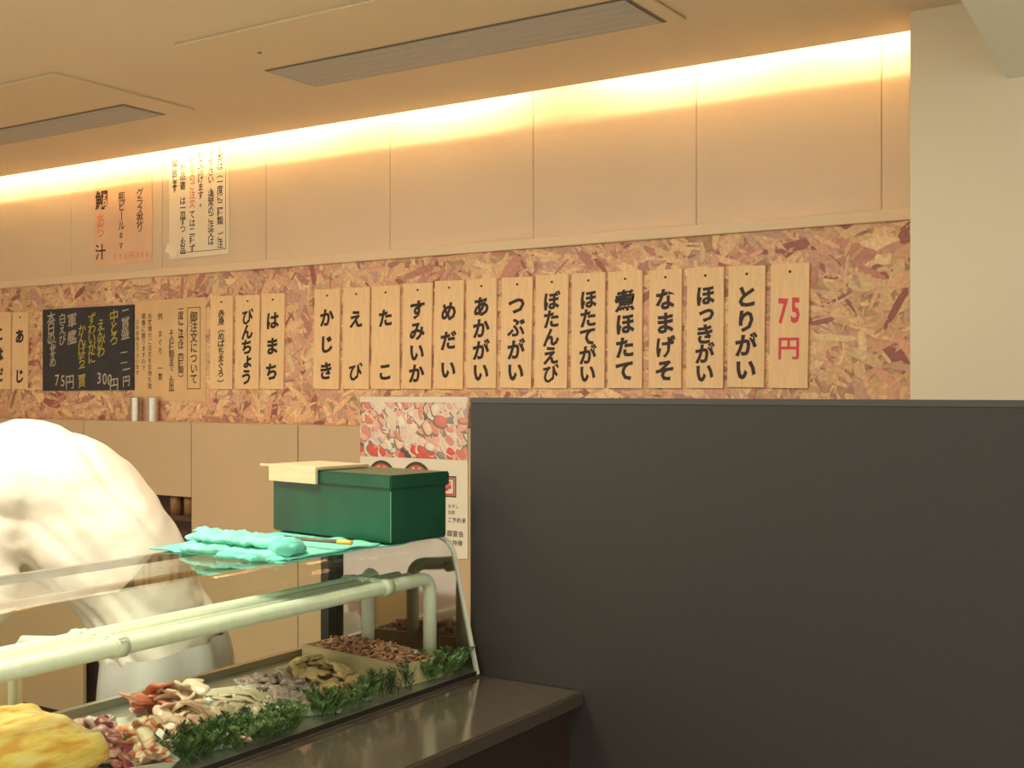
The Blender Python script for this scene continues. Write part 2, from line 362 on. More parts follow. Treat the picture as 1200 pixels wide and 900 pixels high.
# hanging wooden menu tags: (left px, right px, top py, bottom py, text, lean)
tags = [(-13, 13, 366, 456, 'こはだ', 'pale wooden menu tag, leftmost tag of all, cut by the photo edge, reading こはだ'),
 (15, 33, 366, 456, 'あじ', 'pale wooden menu tag, narrow tag just left of the blackboard, reading あじ'),
 (247, 273, 347, 456, '赤身（めばちまぐろ）', 'pale wooden menu tag, small crowded writing 赤身, leftmost tag of the group of three'),
 (276, 304, 346, 456, 'びんちょう', 'pale wooden menu tag, middle tag of the group of three, reading びんちょう'),
 (306, 333, 344, 456, 'はまち', 'pale wooden menu tag, rightmost tag of the group of three, reading はまち'),
 (368, 398, 339, 456, 'かじき', 'pale wooden menu tag, first tag from the left in the long row, reading かじき'),
 (402, 433, 337, 456, 'えび', 'pale wooden menu tag, second tag of the long row, two widely spaced letters えび'),
 (436, 469, 335, 456, 'たこ', 'pale wooden menu tag, third tag of the long row, two widely spaced letters たこ'),
 (472, 506, 332, 456, 'すみいか', 'pale wooden menu tag, fourth tag of the long row, reading すみいか'),
 (509, 543, 329, 456, 'めだい', 'pale wooden menu tag, fifth tag of the long row, reading めだい'),
 (547, 582, 327, 455, 'あかがい', 'pale wooden menu tag, sixth tag of the long row, reading あかがい'),
 (587, 623, 325, 455, 'つぶがい', 'pale wooden menu tag, seventh tag of the long row, reading つぶがい'),
 (627, 665, 322, 455, 'ぼたんえび', 'pale wooden menu tag, eighth tag of the long row, five letters ぼたんえび'),
 (670, 709, 320, 455, 'ほたてがい', 'pale wooden menu tag, sixth tag from the right end, five letters ほたてがい'),
 (713, 753, 318, 455, '煮ほたて', 'pale wooden menu tag, fifth tag from the right end, top letter a dense kanji 煮'),
 (761, 799, 316, 455, 'なまげそ', 'pale wooden menu tag, fourth tag from the right end, reading なまげそ'),
 (805, 848, 314, 455, 'ほっきがい', 'pale wooden menu tag, third tag from the right end, reading ほっきがい'),
 (853, 896, 312, 454, 'とりがい', 'pale wooden menu tag, second tag from the right end, black letters とりがい'),
 (902, 947, 309, 455, '75円', 'wooden price tag with red writing 75円, rightmost of all the tags')]
YT = OS-.004
for l, r_, t, b, text, lab in tags:
    A = at(l, b, YT); B = at(r_, b, YT); T = at((l+r_)/2, t, YT); cxm = (A.x+B.x)/2; wd = B.x-A.x; h = T.z-(A.z+B.z)/2
    root = empty('menu_tag', (cxm, YT, (A.z+B.z)/2), 0, lab, 'menu tag', 'hanging wooden menu tags')
    root.rotation_euler = (0, math.radians(R.uniform(.3, 1.3)), 0)
    bm = bmesh.new(); box(bm, (-wd/2, -.006, 0), (wd/2, .0015, h), .0008)
    for v in bm.verts:
        v.co.y -= .002*(v.co.z/h) if False else 0
    mesh_obj('tag_board', bm, M['tagwood'], root)
    bm = bmesh.new(); bmesh.ops.create_uvsphere(bm, u_segments=8, v_segments=5, radius=.0042, matrix=Matrix.Translation((0, -.0062, h*.935)))
    mesh_obj('nail', bm, M['nail'], root, True)
    if text == '75円':
        V, Fc = [], []
        put(V, Fc, '7', -.018, h*.63, .080, .03, .72, 1.22, -.05); put(V, Fc, '5', .018, h*.635, .080, .03, .72, 1.22, -.05); put(V, Fc, '円', 0, h*.325, .07, .02, 1, 1)
        me = bpy.data.meshes.new('lettering'); me.from_pydata([(x, -.0066, z) for x, y, z in V], [], Fc); mo('lettering', me, M['red'], root)
    else:
        n = len(text); top = h*.85; bot = h*.05
        s = .068 if n <= 4 else .062
        if n > 6: s = .037
        if text in ('えび', 'たこ', 'あじ'):
            cols = [(text[0], 0, h*.82, h*.56, .066, .041, 1, .10), (text[1], 0, h*.30, h*.04, .066, .041, 1, .10)]
        else:
            s = min(s, (top-bot)/n*1.12)
            cols = [(text, 0, top, bot, s, .041 if n <= 6 else .022, 1.0 if n <= 6 else 1.2, .10)]
        writing('lettering', cols, M['ink'], root, -.0066)
# blackboard
def plate_from_px(name, px, Y, th, mt, label, cat, group=None):
    l, r_, tl_, tr, bl, br = px
    p = [at(l, bl, Y), at(r_, br, Y), at(r_, tr, Y), at(l, tl_, Y)]
    o = Vector((p[0].x, Y, p[0].z)); root = empty(name, o, 0, label, cat, group)
    bm = bmesh.new(); f = [bm.verts.new((q.x-o.x, 0, q.z-o.z)) for q in p]; k = [bm.verts.new((q.x-o.x, th, q.z-o.z)) for q in p]
    bm.faces.new(f); bm.faces.new(k[::-1])
    for i in range(4): bm.faces.new((f[i], f[(i+1) % 4], k[(i+1) % 4], k[i])[::-1])
    bmesh.ops.recalc_face_normals(bm, faces=bm.faces)
    mesh_obj('sheet' if th < .004 else 'board', bm, mt, root)
    wd = p[1].x-p[0].x; h = ((p[3].z-p[0].z)+(p[2].z-p[1].z))/2
    return root, wd, h
bb, wd, h = plate_from_px('menu_blackboard', (50, 156, 363, 357, 458, 457), OS-.010, .010, M['board'], 'square black menu board with white and yellow chalk writing, on the chipboard wall', 'blackboard')
def cc(text, fx, a, b_, s): return (text, wd*fx, h*a, h*b_, s, .006, 1, .15)
writing('white_chalk', [cc('本日の', .10, .96, .58, .06), cc('おすすめ', .12, .60, .32, .05), cc('白えび', .23, .95, .56, .05), cc('軍艦', .34, .96, .55, .065),
    cc('二貫盛', .92, .96, .62, .055), cc('一円', .93, .32, .05, .05)], M['chalk'], bb, -.0006)
writing('yellow_chalk', [cc('中とろ', .80, .95, .55, .06), cc('えんがわ', .66, .84, .42, .055), cc('ずわいがに', .56, .92, .34, .055), cc('かんぱち二貫', .45, .80, .05, .055)], M['chalky'], bb, -.0006)
V, Fc = [], []
for ch, fx, fz in (('7', .17, .14), ('5', .235, .13), ('円', .315, .11), ('3', .64, .16), ('0', .70, .15), ('0', .755, .14), ('円', .80, .07)): put(V, Fc, ch, wd*fx, h*fz, .062, .006, 1, 1.1, .1)
for zf in (.44, .32): 
    b0 = len(V); V += [(wd*.87, 0, h*zf), (wd*.94, 0, h*(zf+.012)), (wd*.94, 0, h*(zf+.024)), (wd*.87, 0, h*(zf+.01))]; Fc.append((b0, b0+1, b0+2, b0+3))
me = bpy.data.meshes.new('price_chalk'); me.from_pydata([(x, -.0006, z) for x, y, z in V], [], Fc); mo('price_chalk', me, M['chalk'], bb)
# order notice
nt_, wd, h = plate_from_px('order_notice', (158, 241, 353, 348, 470, 470), OS-.004, .0015, M['paper'], 'tan paper order notice covered in columns of dark writing, right of the blackboard', 'notice')
def c4(text, fx, a, b_, s, bo=.012): return (text, wd*fx, h*a, h*b_, s, bo, 1, 0)
writing('lettering', [c4('御注文について', .84, .87, .17, .044), c4('一度にご注文は（四種類）', .66, .93, .22, .034, .008), c4('その種類まで、お皿', .53, .70, .10, .034, .008),
    c4('例 まぐろ 一貫', .37, .88, .20, .030, .006), c4('お客様のご注文をお待ち致', .22, .88, .12, .026, .004), c4('順番に握りますので', .13, .88, .30, .026, .004), c4('少々お待ち下さいませ', .04, .82, .26, .022, .004)], M['ink'], nt_, -.0006)
def frame(bm, x0, x1, z0, z1, t, y):
    for a, b_ in (((x0, z0), (x1, z0+t)), ((x0, z1-t), (x1, z1)), ((x0, z0+t), (x0+t, z1-t)), ((x1-t, z0+t), (x1, z1-t))):
        bm.faces.new([bm.verts.new(v) for v in ((a[0], y, a[1]), (b_[0], y, a[1]), (b_[0], y, b_[1]), (a[0], y, b_[1]))])
bm = bmesh.new(); frame(bm, wd*.75, wd*.93, h*.12, h*.91, .0025, -.0006); mesh_obj('title_frame', bm, M['ink'], nt_)
# upper notices on the wall panels
un, wd, h = plate_from_px('white_notice', (198, 268, 166, 157, 304, 297), WB-.003, .0015, M['white'], 'white paper notice with six vertical columns of black writing, under the cove light', 'notice')
def c5(text, fx, a, b_, s=.036, bo=.01): return (text, wd*fx, h*a, h*b_, s, bo, 1, 0)
writing('lettering', [c5('お茶は（一度に二種類 ご注', .86, .90, .06), c5('して下さい。通常のご注文は', .71, .93, .09), c5('入れて頂けます。', .54, .95, .42), c5('は一皿ずつ、お品', .24, .52, .04), c5('お品書', .24, .82, .58), c5('ては二種ず', .40, .40, .04), c5('願 致します', .10, .84, .58)], M['ink'], un, -.0006)
writing('red_lettering', [c5('時間のご注文', .40, .86, .42)], M['redfade'], un, -.0006)
bm = bmesh.new(); t = .0022
for a, b_ in (((wd*.2, h*.045), (wd*.95, h*.045+t)), ((wd*.95, h*.045), (wd*.95+t, h*.98))):
    bm.faces.new([bm.verts.new(v) for v in ((a[0], -.0006, a[1]), (b_[0], -.0006, a[1]), (b_[0], -.0006, b_[1]), (a[0], -.0006, b_[1]))])
mesh_obj('border_line', bm, M['ink'], un)
bm = bmesh.new(); box(bm, (-.035, -.004, .02), (.035, -.0006, .055), .001, Matrix.Rotation(.5, 4, 'Y')); mesh_obj('tape_piece', bm, M['tape'], un)
sn, wd, h = plate_from_px('salmon_notice', (110, 178, 213, 202, 313, 305), WB-.003, .0015, M['salmon'], 'salmon pink card notice with black and red brush writing, left of the white notice', 'notice')
writing('lettering', [c5('グラス売り', .80, .85, .36, .045), c5('瓶ビール', .49, .84, .40, .045), c5('ます', .48, .40, .16, .03), c5('鯛', .14, .90, .66, .085, .02), c5('汁', .12, .28, .06, .07, .015)], M['ink'], sn, -.0006)
writing('red_lettering', [c5('あら', .12, .60, .36, .062, .01)], M['redfade'], sn, -.0006)
V, Fc = [], []
for ch, fx in (('5', .38), ('0', .47), ('0', .56), ('円', .66), ('3', .76), ('0', .84), ('0', .92)): put(V, Fc, ch, wd*fx, h*.1, .035, .01)
me = bpy.data.meshes.new('red_price'); me.from_pydata([(x, -.0006, z) for x, y, z in V], [], Fc); mo('red_price', me, M['redfade'], sn)
# sushi poster
po, wd, h = plate_from_px('sushi_poster', (422, 548, 465, 465, 655, 655), CF-.004, .0025, M['poster'], 'poster with a photo of assorted sushi over white space, behind the green box', 'poster')
ph = h*(1-.345)
def sushi_print():
    V, Fc, Cs = [], [], []
    def poly(pts, c):
        b = len(V); V.extend(pts); Fc.append(tuple(range(b, b+len(pts)))); Cs.extend([c]*len(pts))
    x0, x1, z0, z1 = .001, wd-.001, ph, h-.001
    poly([(x0, -.0005, z0), (x1, -.0005, z0), (x1, -.0005, z1), (x0, -.0005, z1)], (.12, .10, .09))
    pal = [(.78, .34, .27), (.84, .50, .39), (.88, .68, .53), (.88, .76, .60), (.84, .48, .42), (.80, .62, .55), (.74, .25, .20), (.84, .82, .70), (.34, .32, .30), (.25, .24, .18), (.50, .42, .44), (.80, .60, .38)]
    wts = [5, 6, 6, 4, 4, 4, 3, 4, 1.6, 1.2, 1.5, 2]
    y = -.0006
    for k in range(330):
        cx_, cz = R.uniform(x0, x1), R.uniform(z0, z1); L = R.uniform(.014, .032); W = L*R.uniform(.4, .7); a = R.gauss(-.9, .5)
        c = R.choices(pal, wts)[0]
        if cz < z0+.03 and R.random() < .6: c = (.72, .12, .10)
        for q, (sc_, cm) in enumerate(((1, 1), (.9, 1), (.5, 1.12))):
            cc_ = tuple(min(1, v*cm) for v in c)
            if q == 0: cc_ = (.30, .22, .18) if R.random() < .5 else (.86, .80, .68)
            if q == 2 and R.random() < .3: continue
            pts = []
            for i in range(12):
                u = math.cos(i*math.pi/6); v = math.sin(i*math.pi/6); u = math.copysign(abs(u)**.7, u)*L*sc_; v = math.copysign(abs(v)**.7, v)*W*sc_
                xx = cx_+u*math.cos(a)-v*math.sin(a)+q*W*.22; zz = cz+u*math.sin(a)+v*math.cos(a)+q*W*.22
                pts.append((min(max(xx, x0), x1), y, min(max(zz, z0), z1)))
            poly(pts, cc_); y -= .0000015
    me = bpy.data.meshes.new('p'); me.from_pydata(V, [], Fc); at_ = me.color_attributes.new('Col', 'FLOAT_COLOR', 'POINT')
    at_.data.foreach_set('color', [q for c in Cs for q in (*c, 1)]); return me
mo('sushi_picture', sushi_print(), attr_mat('poster_print', .35), po)
M['badge'] = mat('badge_red', (.70, .10, .07), .4); M['bgreen'] = mat('badge_dark_green', (.05, .07, .03), .4)
def disc(cx_, cz, rx, rz, y, n=28, half=True):
    bm = bmesh.new(); pts = [(cx_+rx*math.cos(math.pi*k/n*(1 if half else 2)), y, cz+rz*math.sin(math.pi*k/n*(1 if half else 2))) for k in range(n+(1 if half else 0))]
    bm.faces.new([bm.verts.new(p) for p in pts][::-1]); return bm
for fx in (.21, .54):
    cz = ph-.080
    mesh_obj('badge_rim', disc(wd*fx, cz+.006, .062, .062, -.0006, half=True), M['bgreen'], po)
    mesh_obj('badge', disc(wd*fx, cz+.006, .052, .051, -.0008, half=True), M['badge'], po)
    V, Fc = [], []
    for i, ch in enumerate('100円'): put(V, Fc, ch, wd*fx-.030+.02*i, cz+.018, .03, .015)
    for i, ch in enumerate('寿司'): put(V, Fc, ch, wd*fx-.013+.026*i, cz+.042, .015, .015)
    me = bpy.data.meshes.new('badge_lettering'); me.from_pydata([(x, -.001, z) for x, y, z in V], [], Fc); mo('badge_lettering', me, M['poster'], po)
bm = bmesh.new(); frame(bm, wd*.73, wd*.90, ph-.125, ph-.055, .005, -.0006); mesh_obj('seal_frame', bm, M['bgreen'], po)
bm = bmesh.new(); frame(bm, wd*.745, wd*.885, ph-.119, ph-.061, .006, -.0008); mesh_obj('seal', bm, M['badge'], po)
writing('seal_lettering', [('寿', wd*.815, ph-.066, ph-.114, .042, .02, 1, 0)], M['badge'], po, -.0009)
V, Fc = [], []
for row, txt, s in ((.155, 'おすし', .014), (.175, '出前', .014), (.20, 'ご予約承', .018), (.245, '御宴会', .022), (.275, 'お持帰', .02)):
    for i, ch in enumerate(txt): put(V, Fc, ch, wd*.84+.001+i*s*1.05, ph-row, s, .01)
me = bpy.data.meshes.new('small_lettering'); me.from_pydata([(x, -.0006, z) for x, y, z in V], [], Fc); mo('small_lettering', me, M['ink'], po)
# steel canisters on the ledge
for i, px in enumerate((159, 179)):
    p = at(px, 494, 3.243); p.z = ZL; bm = bmesh.new()
    loft(bm, [(0, 0, 0, .023, .023), (0, 0, .086, .023, .023)], (1, 0, 0), 24, 1)
    rt = empty('steel_canister', p, 0, ['small shiny steel canister on the ledge below the notice, left of the pair', 'small shiny steel canister on the ledge below the notice, right of the pair'][i], 'canister', 'steel canisters on the ledge')
    mesh_obj('body', bm, M['steel'], rt, False); bm = bmesh.new(); loft(bm, [(0, 0, .086, .0245, .0245), (0, 0, .096, .0245, .0245), (0, 0, .099, .018, .018)], (1, 0, 0), 24, 1); mesh_obj('lid', bm, M['steel'], rt)
M['jar'] = mat('amber_jar', (.25, .13, .05), .2, coat=.5)
for i, dx in enumerate((.10, .18)):
    p = at(203, 600, 3.25); rt = empty('sauce_jar', (p.x-.0+dx-.08, 3.25, .95), 0, ['amber sauce jar standing in the dark niche, left one', 'amber sauce jar standing in the dark niche, right one'][i], 'jar', 'sauce jars in the niche')
    bm = bmesh.new(); loft(bm, [(0, 0, 0, .026, .026), (0, 0, .07, .026, .026), (0, 0, .085, .018, .018)], (1, 0, 0), 16, 1); mesh_obj('body', bm, M['jar'], rt, True)
    bm = bmesh.new(); loft(bm, [(0, 0, .085, .02, .02), (0, 0, .10, .02, .02)], (1, 0, 0), 16, 1); mesh_obj('lid', bm, M['palewood'], rt)
# ---------------------------------------------------------------- partition, counter
BXL = at(551, 466, YP).x; ptz = at(551, 466, YP).z
pr = empty('partition', (BXL, YP, 0), 0, 'tall black laminate partition filling the lower right', 'partition')
BX('panel', (0, 0, 0), (2.9, .04, ptz-.012), M['part'], pr, .001)
BX('cap_strip', (-.001, -.001, ptz-.012), (2.9, .041, ptz), mat('cap_laminate', (.05, .05, .05), .5), pr, .001)
CZ = EYE-.613; XF = -1.4356; XC = onz(689, 807, CZ).x
co = empty('customer_counter', (0, 0, 0), 0, 'dark glossy customer counter running along the foot of the glass case', 'counter')
bm = bmesh.new(); box(bm, (XF-.02, -.6, CZ-.03), (XC, YP-.0015, CZ), .003); mesh_obj('counter_top', bm, M['counter'], co)
BX('front_board', (XC-.05, -.6, 0.02), (XC-.03, YP-.002, CZ-.03), M['front'], co)
BX('edge_strip', (XC, -.6, CZ-.026), (XC+.002, YP-.002, CZ-.004), mat('edge_laminate', (.05, .04, .03), .5), co)
# ---------------------------------------------------------------- refrigerated glass case
TG = EYE-.326; FZ = EYE-.60; XB = -1.85; Y0 = -.2; YE = YP-.006
cs = empty('glass_display_case', (0, 0, 0), 0, 'refrigerated glass fish case on the counter, filled with seafood trays', 'display case')
bm = bmesh.new(); box(bm, (XB-.02, Y0, .05), (XF-.0205, YE, FZ-.012), .002); mesh_obj('cabinet_body', bm, M['steel'], cs)
BX('case_floor', (XB, Y0, FZ-.012), (XF-.004, YE, FZ), mat('case_floor_steel', (.42, .42, .36), .35, .8, nscale=12, namt=.15), cs)
prof = [(XB, TG), (-1.545, TG)]
for k in range(9):
    a = math.radians(90-k*9.6); prof.append((-1.545+.045*math.cos(a), TG-.045+.045*math.sin(a)))
prof.append((XF-.006, CZ+.004))
def sheet(bm, prof, y0, y1, th):
    n = len(prof); out, inn = [], []
    for i, p in enumerate(prof):
        a = Vector(prof[max(i-1, 0)]); b = Vector(prof[min(i+1, n-1)]); t = (b-a).normalized(); nn = Vector((t.y, -t.x))
        out.append(Vector(p)); inn.append(Vector(p)+nn*th)
    for q0, q1 in ((out, inn),):
        r = [[bm.verts.new((v.x, y, v.y)) for v in s] for s in (out, inn) for y in (y0, y1)]
        o0, o1, i0, i1 = r
        for k in range(n-1):
            bm.faces.new((o0[k], o0[k+1], o1[k+1], o1[k])); bm.faces.new((i0[k+1], i0[k], i1[k], i1[k+1]))
            bm.faces.new((o0[k+1], o0[k], i0[k], i0[k+1])); bm.faces.new((o1[k], o1[k+1], i1[k+1], i1[k]))
        bm.faces.new((o0[0], o1[0], i1[0], i0[0])); bm.faces.new((o1[-1], o0[-1], i0[-1], i1[-1]))
    bmesh.ops.recalc_face_normals(bm, faces=bm.faces); return bm
sheetglass = mesh_obj('curved_glass', sheet(bmesh.new(), prof, Y0, YE-.012, -.005), M['glass'], cs, False)
mesh_obj('glass_end_glint', sheet(bmesh.new(), prof, YE-.012, YE-.006, -.009), M['edge'], cs)  # added pale strip: the bright highlight along the glass end, as colour
rl = BX('front_rail', (XF-.018, Y0, CZ+.0005), (XF-.0005, YE, CZ+.012), mat('rail_dark', (.05, .05, .045), .25, .6), cs)
BX('rail_lip', (XF-.0003, Y0, CZ+.0006), (XF+.003, YE, CZ+.005), M['steel'], cs)
bm = bmesh.new(); vv = [bm.verts.new((x, YE, z)) for x, z in [(XB, FZ)]+prof[:]]; bm.faces.new(vv); r = bmesh.ops.extrude_face_region(bm, geom=list(bm.faces))
bmesh.ops.translate(bm, vec=(0, -.004, 0), verts=[v for v in r['geom'] if isinstance(v, bmesh.types.BMVert)]); bmesh.ops.recalc_face_normals(bm, faces=bm.faces)
mesh_obj('end_panel', bm, M['endsteel'], cs)
BX('rear_rail', (XB-.012, Y0, TG-.012), (XB+.006, YE, TG+.003), mat('rear_rail_steel', (.30, .30, .24), .3, .6), cs, .002)
BX('door_track', (XB-.010, Y0, TG-.052), (XB+.012, YE, TG-.042), mat('track_brass', (.50, .33, .15), .35, .5), cs, .002)
BX('rear_post', (XB-.012, YE-.03, FZ), (XB+.012, YE, TG-.012), mat('post_dark', (.04, .035, .03), .3), cs)
BX('rear_sill', (XB-.012, Y0, FZ), (XB+.004, YE, FZ+.016), M['steel'], cs)
PZ = EYE-.402; py1 = 2.03
PX = (-1.522, -1.553, -1.584, -1.615)
for i, x in enumerate(PX):
    bm = bmesh.new(); zz = PZ
    if i == 0: bend_tube(bm, [(x, Y0, zz), (x, py1, zz), (x, py1, FZ+.002)], .0145, .035)
    elif i == 3: bend_tube(bm, [(x, Y0, zz), (x, py1-.07, zz), (-1.676, py1-.02, zz), (-1.676, py1-.02, FZ+.002)], .0145, .03)
    else: tube(bm, [(x, Y0, zz), (x, py1-.03, zz)], .0125, 12)
    mesh_obj('cooling_pipe', bm, M['pipe'], cs, True)
for y in (1.22, 1.88, .5):
    k = mesh_obj('pipe_clip', box(bmesh.new(), (-1.635, y-.010, PZ-.002), (-1.506, y+.010, PZ+.016), .004), M['clip'], cs)
    bm = bmesh.new()
    for x in PX: tube(bm, [(x, y-.012, PZ), (x, y+.012, PZ)], .0175, 12)
    mesh_obj('clip_collar', bm, M['clip'], k, True)
bm = bmesh.new(); tube(bm, [(-1.76, 1.20, FZ), (-1.76, 1.20, PZ-.03), (-1.74, 1.205, PZ-.012), (-1.63, 1.22, PZ-.004)], .008, 10); mesh_obj('clip_post', bm, M['clip'], cs, True)
# ---------------------------------------------------------------- green box, board, pen, cloths
nb_ = onz(458, 638, EYE-.316); lf = ray(318); BW = .385; GR = -math.radians(8); bd = .163; bh = .137; bz = TG+.0105
gm_ = Matrix.Rotation(GR, 3, 'Z') @ Vector((-BW/2, bd/2, 0))
gb = empty('green_metal_box', (nb_.x+gm_.x, nb_.y+gm_.y, bz), GR, 'dark green enamelled metal box with lid on top of the glass case', 'box')
mesh_obj('body', box(bmesh.new(), (-BW/2, -bd/2, 0), (BW/2, bd/2, bh-.004), .003), M['greenbox'], gb)
mesh_obj('lid', box(bmesh.new(), (-BW/2-.005, -bd/2-.005, bh-.026), (BW/2+.005, bd/2+.005, bh+.003), .003), M['greenbox'], gb)
bm = bmesh.new(); box(bm, (0, -.004, .0), (.002, 0, bh-.03)); 
o = mesh_obj('corner_wear', box(bmesh.new(), (BW/2-.0015, -bd/2-.0006, .003), (BW/2+.0006, -bd/2+.0015, bh-.03)), mat('worn_edge', (.10, .28, .16), .4), gb); bm.free()
gm_ = Matrix.Rotation(GR, 3, 'Z') @ Vector((-BW+.085, 0, 0))
wb = empty('pale_wood_board', (nb_.x+gm_.x, nb_.y+gm_.y, bz+bh+.004), GR, 'pale wooden lid board lying over the left end of the green box', 'board')
mesh_obj('top_board', box(bmesh.new(), (-.095, .0, 0), (.08, .14, .007), .001), M['palewood'], wb)
mesh_obj('front_lip', box(bmesh.new(), (-.082, -.014, -.030), (.08, -.0065, .007), .001), M['palewood'], wb)
mesh_obj('front_ledge', box(bmesh.new(), (-.125, -.0064, .0005), (.08, .0, .0065), .001), M['palewood'], wb)
def clothmesh(nx, ny, fn, th):
    bm = bmesh.new(); top = [[bm.verts.new(fn(i/nx, j/ny)) for j in range(ny+1)] for i in range(nx+1)]
    for i in range(nx):
        for j in range(ny): bm.faces.new((top[i][j], top[i+1][j], top[i+1][j+1], top[i][j+1]))
    bmesh.ops.recalc_face_normals(bm, faces=bm.faces)
    bmesh.ops.solidify(bm, geom=list(bm.faces), thickness=th); return bm
N = lambda *a: noise.noise(Vector(a))
# flat cloth under the box and along the front edge of the glass
fc = empty('flat_cloth', (0, 0, 0), 0, 'flat cyan green cloth spread under the green box along the glass edge', 'cloth')
def f1(u, v):
    y = 1.60+u*.48; xr_ = -1.538+.006*N(u*7, 1, 0); x = -1.90+.03*N(u*5, 0, 2)+v*(xr_+1.90)
    under = y > nb_.y-.012
    return (x, y, TG+.0045+(.0015 if under else .006*abs(N(x*22, y*14, 1))+.002))
mesh_obj('lower_fold', clothmesh(40, 24, f1, .003), M['cloth2'], fc, True)
def f1b(u, v):
    y = 1.62+u*.26; x = -1.72+.02*N(u*5, 4, 2)+v*.185
    return (x, y, TG+.0125+.008*abs(N(x*18, y*14, 5)))
mesh_obj('upper_fold', clothmesh(20, 16, f1b, .003), M['cloth'], fc, True)
bc = empty('folded_cloth', (0, 0, 0), 0, 'bunched cyan green cloth with a frayed left end, on the case top by the chef', 'cloth')
pA = onz(200, 650, TG); pB = onz(340, 662, TG); ax = (pB-pA); ax.z = 0; Lc = ax.length; ax.normalize(); nr = Vector((-ax.y, ax.x, 0))
def strand(name, u0, u1, o0, o1, zc, wv, hv, seed, m):
    bm = bmesh.new(); rings = []
    for k in range(12):
        t = k/11; u = u0+(u1-u0)*t; off = o0+(o1-o0)*t
        p = pA+ax*(u*Lc)+nr*(off+.006*N(t*3, seed, 0)); e_ = min(1, min(t, 1-t)*7+.25)
        rings.append((p.x, p.y, TG+zc+.004*N(t*4, seed, 4), wv*e_*(1+.25*N(t*5, seed, 7)), hv*e_*(1+.3*N(t*5, seed, 9))))
    loft(bm, rings, nr, 14, 3)
    for v in bm.verts: v.co += noise.noise_vector(v.co*55+Vector((seed, 0, 0)))*.006+noise.noise_vector(v.co*130)*.003; v.co.z = max(v.co.z, TG+.0045)
    return mesh_obj(name, bm, m, bc, True)
strand('fold', 0.10, 1.0, .055, .04, .022, .035, .014, 1, M['cloth2'])
strand('fold', 0.02, .98, .02, .005, .016, .028, .012, 2, M['cloth'])
strand('fold', .10, .95, .03, .02, .036, .03, .010, 5, M['cloth'])
strand('fold', -.02, .70, .075, .05, .040, .02, .006, 3, M['cloth'])
strand('fold', -.05, .55, .06, .03, .026, .013, .006, 4, M['cloth'])
strand('fold', .70, 1.02, .05, .0, .030, .030, .018, 8, M['cloth2'])
strand('fold', .45, 1.0, -.012, -.008, .011, .018, .007, 9, M['cloth2'])
pn0 = onz(333, 630, TG+.030); pn1 = onz(412, 636, TG+.030)
pn = empty('pen', (0, 0, 0), 0, 'slim dark pen with a yellow tip lying in front of the green box', 'pen')
d_ = (pn1-pn0); mid = pn0+d_*.80
bm = bmesh.new(); tube(bm, [pn0, pn0+d_*.12], .0045); mesh_obj('cap', bm, mat('pen_black', (.03, .02, .02), .3), pn, True)
bm = bmesh.new(); tube(bm, [pn0+d_*.12, mid], .0038); mesh_obj('barrel', bm, mat('pen_brown', (.18, .13, .10), .3), pn, True)
bm = bmesh.new(); tube(bm, [mid, pn1], .0048); mesh_obj('tip', bm, mat('pen_yellow', (.75, .55, .10), .3), pn, True)
# ---------------------------------------------------------------- trays of seafood
FZ1 = FZ+.001; TR = -math.radians(27)
def tray_mesh(L, W, H=.014):
    bm = bmesh.new()
    def ring(l, w_, z, rr=.01):
        out = []
        for (sx, sy) in ((1, -1), (1, 1), (-1, 1), (-1, -1)):
            a0 = {(1, -1): -90, (1, 1): 0, (-1, 1): 90, (-1, -1): 180}[(sx, sy)]
            for k in range(4):
                a = math.radians(a0+30*k); out.append(bm.verts.new((sx*(l/2-rr)+rr*math.cos(a), sy*(w_/2-rr)+rr*math.sin(a), z)))
        return out
    rs = [ring(L-.02, W-.02, 0), ring(L, W, H), ring(L-.008, W-.008, H), ring(L-.026, W-.026, .004)]
    for a, b in zip(rs, rs[1:]):
        n = len(a)
        for k in range(n): bm.faces.new((a[k], a[(k+1) % n], b[(k+1) % n], b[k]))
    bm.faces.new(rs[0][::-1]); bm.faces.new(rs[-1]); bmesh.ops.recalc_face_normals(bm, faces=bm.faces); return bm
TY = [1.075, 1.30, 1.435, 1.565, 1.69, 1.80]; TW = [.20, .125, .125, .12, .12, .11]; TX = -1.615
tn = ['holding the yellow omelette', 'holding octopus and prawns', 'under the pink fish slices', 'under the cream squid slices', 'holding the grey speckled shellfish', 'holding the tan shellfish']
trays = []
for y, w_, s_ in zip(TY, TW, tn):
    o = mesh_obj('seafood_tray', tray_mesh(.30, w_), M['plate'], None, False, (TX, y, FZ1)); o.rotation_euler = (0, 0, TR if y > 1.1 else -.12)
    tag(o, 'white melamine tray '+s_+' in the glass case', 'tray', 'white trays in the glass case'); trays.append(o)
def pos(k, u, v, z):                      # local tray coords (u along length, v across) to world
    th = trays[k].rotation_euler.z; return Vector((TX+u*math.cos(th)-v*math.sin(th), TY[k]+u*math.sin(th)+v*math.cos(th), FZ1+z))
M['tamago'] = two_tone('omelette', (.66, .33, .05), (.82, .56, .13), 20, .38, .52, .4, (1.6, .7, 4), 6, (.84, .68, .28))
bm = bmesh.new(); blob(bm, .215, .40, .070, .22, 72, 26, None, .008, 14, 3)
for v in bm.verts: v.co += noise.noise_vector(v.co*45)*.004+noise.noise_vector(v.co*110)*.0015; v.co.z += .006*noise.noise(Vector((v.co.x*25+v.co.y*12, v.co.y*8, 2))); v.co.z += .010*math.sin(v.co.x*60+2)*(.2+max(0, v.co.z)*12)*.35
o = mesh_obj('rolled_omelette', bm, M['tamago'], None, True, (TX+.0, TY[0]-.06, FZ1+.050)); o.rotation_euler = (0, .12, .06)
tag(o, 'thick golden yellow rolled omelette block at the lower left of the glass case', 'omelette')
